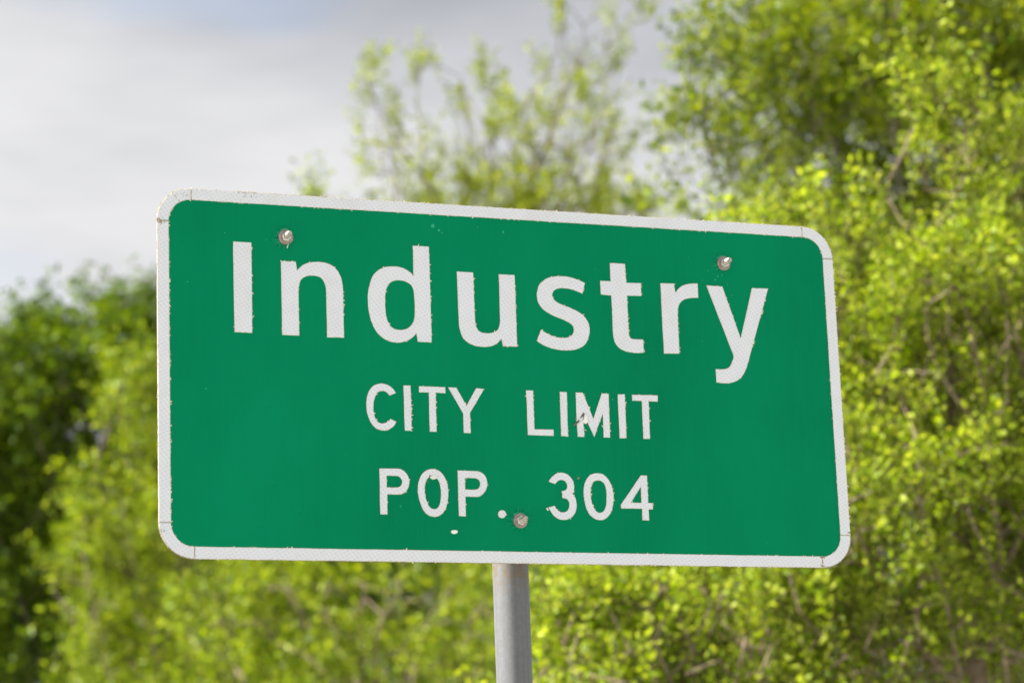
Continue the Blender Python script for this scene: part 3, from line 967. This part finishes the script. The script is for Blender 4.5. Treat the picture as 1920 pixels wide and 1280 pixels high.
def grow(name, label, group, base, trunk_h, lean, blobs, n_attr, seed, leaf_mat, bark, step=0.16, kill=0.17, tip=0.0035, leaf_len=0.045,
         n_leaf=13, spray=0.32, sprays=1.0, detail=True, upright=0.5, ground_blobs=None, rmax=0.16, expo=2.3, gap=1.0, gappy=1.0, solo=None):
    r = np.random.default_rng(seed)
    attr = sample_blobs(blobs, int(n_attr * 2.2), r)
    pos, par = colonise(base, trunk_h, lean, attr, step, kill * 0.82, r)
    n_ = len(pos)
    acc = np.zeros(n_); kids = np.zeros(n_, int)
    for i in range(n_ - 1, 0, -1):
        if kids[i] == 0: acc[i] += tip ** expo
        acc[par[i]] += acc[i]; kids[par[i]] += 1
    acc[0] = max(acc[0], tip ** expo)
    rad = np.minimum(acc ** (1 / expo), rmax)
    root = empty(name, tuple(base))
    tag(root, label, 'tree', group)
    off = np.array(base)
    idx = np.arange(1, n_)
    thick_ = rad[idx] > 0.026
    for nm, sel, sides in (('trunk', idx[thick_], 10), ('branches', idx[~thick_], 5)):
        if len(sel) == 0: continue
        r0 = np.minimum(rad[par[sel]], rad[sel] * 1.35)
        v, lp = prisms(pos[par[sel]] - off, pos[sel] - off, r0, rad[sel], sides)
        o = np_mesh(nm, v, lp, 4, bark, root, True)
        if nm == 'branches': o['kind'] = 'stuff'
    # twigs and leaves
    fine = idx[rad[idx] < tip * 4.2]
    w_ = np.where(kids[fine] == 0, 4.2, 0.55)
    cnt = r.poisson(w_ * sprays * (1.0 + 0.55 * gappy))
    src = np.repeat(fine, cnt)
    # shoots crowd together and leave gaps that let the shaded inside show
    pp = pos[src] * gap
    cl = np.zeros(len(src))
    for amp, fr in ((1.0, 1.0), (0.6, 2.1)):
        ph = r.uniform(0, 6.28, 6)
        cl += amp * (np.sin(pp[:, 0] * 5.3 * fr + 1.7 * np.sin(pp[:, 2] * 3.1 * fr + ph[0]) + ph[1])
                     * np.sin(pp[:, 1] * 4.7 * fr + 1.5 * np.sin(pp[:, 0] * 3.7 * fr + ph[2]) + ph[3])
                     + np.sin(pp[:, 2] * 5.9 * fr + 1.6 * np.sin(pp[:, 1] * 2.9 * fr + ph[4]) + ph[5]) * 0.8)
    if solo is not None:                       # a lone leader keeps all its leaves
        cl += (pos[src][:, 2] > solo) * 4.0
    src = src[r.random(len(src)) < np.clip(1.0 - 0.42 * gappy + 0.52 * gappy * cl, 0.05, 1.0)]
    m_ = len(src)
    bd = pos[src] - pos[par[src]]
    bd /= np.linalg.norm(bd, axis=1)[:, None] + 1e-9
    d = bd * 0.9 + r.normal(0, 0.55, (m_, 3)) + np.array([0, 0, upright])
    d /= np.linalg.norm(d, axis=1)[:, None]
    t = r.random(m_)[:, None]
    st = pos[par[src]] * (1 - t) + pos[src] * t - off
    Ln = r.uniform(0.55, 1.25, m_)
    R_ = frames(d, r)
    tv, tl = prisms(st, st + d * (Ln * spray)[:, None], np.full(m_, 0.0022), np.full(m_, 0.0009), 3)
    tw = np_mesh('twigs', tv, tl, 4, TWIG, root, True)
    tw['kind'] = 'stuff'
    tem = [leaf_spray(r, n_leaf, spray, leaf_len, detail) for _ in range(9)]
    K = tem[0].shape[1]
    which = r.integers(0, 9, m_)
    SZ = r.uniform(0.72, 1.28, m_)
    allv = []
    for k in range(9):
        s_ = which == k
        if not s_.any(): continue
        T = tem[k].reshape(-1, 3)
        sc = Ln[s_][:, None, None] * np.array([1, 1, 1.0])
        v = np.einsum('nij,kj->nki', R_[s_], T) * (sc * np.array([1.0, 1.0, 1.0])) ** 0.8 * SZ[s_][:, None, None] + st[s_][:, None, :]
        allv.append(v.reshape(-1, 3))
    v = np.concatenate(allv)
    nl = len(v) // K
    b0 = (np.arange(nl) * K)[:, None]
    if detail:
        tri = np.array([0, 1, 4, 1, 2, 4, 2, 3, 4, 3, 0, 4])
        lp = (b0 + tri[None]).reshape(-1); per = 3
    else:
        tri = np.array([0, 1, 2, 0, 2, 3])
        lp = (b0 + tri[None]).reshape(-1); per = 3
    v[:, 2] = np.maximum(v[:, 2], 0.03 - off[2])
    cr = np_mesh('crown', v, lp, per, leaf_mat, root, False)
    cr['kind'] = 'stuff'
    return root


def foot(px, depth):
    p = at(px, 640, depth)
    return (float(p[0]), float(p[1]), 0.0)


TWIG = mat_bark('green_twig_bark', (0.07, 0.06, 0.025), (0.16, 0.13, 0.06))
BARK_TAN = mat_bark('tan_bark', (0.10, 0.073, 0.050), (0.26, 0.195, 0.14))
BARK_GREY = mat_bark('grey_bark', (0.07, 0.058, 0.045), (0.17, 0.145, 0.115))
LEAF_LIME = mat_leaf('lime_spring_leaves', (0.042, 0.085, 0.0006), (0.135, 0.205, 0.0010), (0.31, 0.37, 0.018), 0.36)
LEAF_ELM = mat_leaf('pale_lime_elm_leaves', (0.045, 0.092, 0.0008), (0.178, 0.258, 0.0022), (0.39, 0.45, 0.055), 0.42)
LEAF_OLIVE = mat_leaf('olive_spring_leaves', (0.034, 0.068, 0.0006), (0.110, 0.165, 0.0010), (0.25, 0.30, 0.008), 0.38)
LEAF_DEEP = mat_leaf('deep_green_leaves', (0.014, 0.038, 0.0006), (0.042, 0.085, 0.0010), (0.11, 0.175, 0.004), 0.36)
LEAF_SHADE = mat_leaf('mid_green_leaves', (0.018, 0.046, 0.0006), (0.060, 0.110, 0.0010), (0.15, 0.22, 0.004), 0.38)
LEAF_PALE = mat_leaf('pale_young_leaves', (0.065, 0.105, 0.0008), (0.155, 0.210, 0.0015), (0.30, 0.35, 0.008), 0.44)

# px, py, depth, rx px, ry px, rz m [, density]
grow('elm_tree', 'lime green young tree full of upright shoots beside the right end of the sign', None,
     foot(1800, 10.0), 1.4, (0.1, 0.0),
     [(1740, 660, 10.0, 190, 250, 0.6), (1900, 760, 10.4, 240, 330, 0.7), (1570, 620, 10.2, 150, 190, 0.4), (1700, 1050, 9.8, 300, 330, 0.65),
      (1510, 500, 10.4, 110, 90, 0.32), (1950, 1050, 10.0, 220, 350, 0.65), (1420, 470, 10.5, 120, 60, 0.3, 0.6),
      (1590, 390, 10.3, 28, 110, 0.16), (1680, 340, 10.1, 35, 150, 0.2), (1745, 250, 10.3, 26, 170, 0.16), (1810, 330, 10.4, 40, 150, 0.25), (1890, 380, 10.5, 60, 130, 0.32), (1480, 410, 10.4, 30, 80, 0.16)],
     1500, 3, LEAF_ELM, BARK_TAN, leaf_len=0.034, n_leaf=15, spray=0.24, sprays=2.5, upright=0.8, step=0.128, kill=0.122, tip=0.0035, gappy=0.75)

grow('elm_bush', 'lime green leafy bush right behind the foot of the sign post', None,
     foot(1300, 9.6), 0.7, (0.0, 0.1),
     [(1250, 1260, 9.6, 260, 190, 0.5), (1500, 1260, 9.8, 230, 210, 0.5), (1080, 1330, 9.8, 120, 190, 0.38), (1330, 1420, 9.6, 330, 200, 0.55), (1180, 1130, 10.0, 150, 80, 0.3)],
     900, 8, LEAF_ELM, BARK_TAN, leaf_len=0.034, n_leaf=15, spray=0.23, sprays=3.0, upright=0.6, step=0.13, kill=0.125, tip=0.0034, gappy=0.85)

grow('tall_tree', 'tall olive green tree with dense crown above and behind the lime one', None,
     foot(1900, 14.8), 3.2, (-0.3, 0.2),
     [(1420, 190, 14.2, 120, 130, 0.7), (1640, 100, 14.6, 250, 200, 1.2), (1860, 150, 15.0, 280, 300, 1.5), (1560, 320, 14.6, 190, 140, 0.9, 0.8), (1310, 330, 14.2, 85, 80, 0.5, 0.8),
      (1300, 110, 14.0, 40, 45, 0.25, 1.5), (1400, 30, 14.4, 60, 60, 0.4, 0.8), (1800, 480, 15.0, 300, 200, 1.2), (1270, 240, 14.2, 40, 50, 0.3, 0.8), (1380, 420, 14.4, 120, 70, 0.5, 0.6),
      (1950, -150, 15.2, 450, 220, 1.6, 0.6), (1600, 640, 15.2, 260, 200, 1.0, 0.7)],
     1900, 5, LEAF_OLIVE, BARK_GREY, leaf_len=0.052, n_leaf=14, spray=0.30, sprays=2.5, upright=0.35, step=0.165, kill=0.17, gappy=0.75)

grow('sparse_tree', 'sparse young tree with open upright plumes rising behind the top of the sign', None,
     foot(960, 23.0), 3.0, (0.0, 0.3),
     [(700, 200, 22.6, 38, 85, 0.4), (790, 140, 23.0, 22, 50, 0.3, 0.5), (760, 300, 22.8, 75, 95, 0.7, 0.8), (855, 200, 23.0, 20, 90, 0.3), (915, 130, 23.2, 22, 45, 0.3), (930, 280, 23.2, 90, 120, 0.8),
      (1060, 120, 23.2, 40, 140, 0.5, 1.8), (1145, 110, 23.3, 48, 90, 0.4, 1.8), (1210, 32, 23.2, 20, 18, 0.2, 2.0), (1070, 290, 23.3, 130, 120, 0.9), (1000, 420, 23.2, 230, 110, 1.2),
      (760, 430, 23.0, 60, 70, 0.5), (950, 640, 23.2, 260, 200, 1.5, 0.6), (1190, 420, 23.6, 70, 70, 0.5, 0.7), (1050, 20, 23.2, 22, 40, 0.3)],
     1200, 12, LEAF_PALE, BARK_GREY, leaf_len=0.056, n_leaf=14, spray=0.30, sprays=1.0, upright=0.9, detail=False, step=0.19, kill=0.19, tip=0.0045, gappy=1.0)

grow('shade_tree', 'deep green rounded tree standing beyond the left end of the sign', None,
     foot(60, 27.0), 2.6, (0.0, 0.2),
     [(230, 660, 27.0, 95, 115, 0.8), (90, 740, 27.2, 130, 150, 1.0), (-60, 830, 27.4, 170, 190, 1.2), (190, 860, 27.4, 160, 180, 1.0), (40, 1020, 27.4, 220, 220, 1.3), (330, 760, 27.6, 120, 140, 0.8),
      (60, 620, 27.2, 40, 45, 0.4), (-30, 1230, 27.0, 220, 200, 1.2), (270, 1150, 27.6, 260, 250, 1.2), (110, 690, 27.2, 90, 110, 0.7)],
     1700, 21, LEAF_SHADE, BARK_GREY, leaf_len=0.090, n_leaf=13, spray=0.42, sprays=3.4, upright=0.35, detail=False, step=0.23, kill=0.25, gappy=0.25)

grow('mesquite_bush', 'yellow green feathery bush leaning out past the left end of the sign', None,
     foot(330, 22.0), 1.4, (0.1, 0.1),
     [(275, 790, 22.0, 85, 140, 0.8), (225, 960, 22.0, 105, 130, 0.8), (350, 1010, 22.2, 140, 190, 1.0), (200, 1150, 21.8, 95, 110, 0.8), (390, 1210, 22.0, 170, 170, 1.0), (290, 1330, 21.8, 190, 110, 1.0), (400, 800, 22.4, 140, 170, 0.9), (130, 1080, 21.8, 60, 60, 0.5)],
     1300, 31, LEAF_LIME, BARK_TAN, leaf_len=0.066, n_leaf=13, spray=0.40, sprays=2.6, upright=0.5, step=0.235, kill=0.24, detail=False, gappy=1.0)

grow('thicket_bush', 'olive green bush with bare grey limbs below the left half of the sign', None,
     foot(720, 20.0), 1.2, (0.0, 0.1),
     [(600, 1200, 20.0, 220, 110, 0.8), (830, 1190, 19.8, 150, 110, 0.7), (700, 1330, 20.0, 360, 130, 1.1), (440, 1180, 20.4, 120, 90, 0.7), (577, 372, 20.4, 13, 18, 0.09, 20.0), (970, 1160, 20.4, 120, 90, 0.7)],
     1250, 41, LEAF_LIME, BARK_TAN, leaf_len=0.060, n_leaf=13, spray=0.36, sprays=2.0, upright=0.45, step=0.215, kill=0.215, detail=False, tip=0.0052, gappy=1.1, solo=float(at(577, 480, 20.4)[2]))

GB = 'dark trees at the back of the thicket'
for k, (fx, bl, sd, lb) in enumerate(((150, [(-100, 1150, 33, 300, 260, 2.0), (250, 1150, 33, 250, 250, 1.8), (480, 1080, 33, 200, 260, 1.6)], 51, 'dark woodland tree standing behind the yellow green feathery bush'),
                                  (1000, [(800, 1080, 34, 260, 280, 1.8), (1100, 1080, 34, 260, 300, 1.8), (950, 800, 34, 250, 180, 1.5)], 52, 'dark woodland tree glimpsed behind the sign post and the sparse young tree'),
                                  (1750, [(1500, 950, 34, 260, 300, 1.8), (1850, 850, 34, 280, 360, 1.8), (2050, 1050, 34, 220, 300, 1.6), (1700, 650, 34, 230, 200, 1.5), (1750, 1250, 33.5, 400, 120, 1.5), (1350, 1230, 33.5, 200, 140, 1.4)], 53, 'dark woodland tree deep behind the lime green young tree'))):
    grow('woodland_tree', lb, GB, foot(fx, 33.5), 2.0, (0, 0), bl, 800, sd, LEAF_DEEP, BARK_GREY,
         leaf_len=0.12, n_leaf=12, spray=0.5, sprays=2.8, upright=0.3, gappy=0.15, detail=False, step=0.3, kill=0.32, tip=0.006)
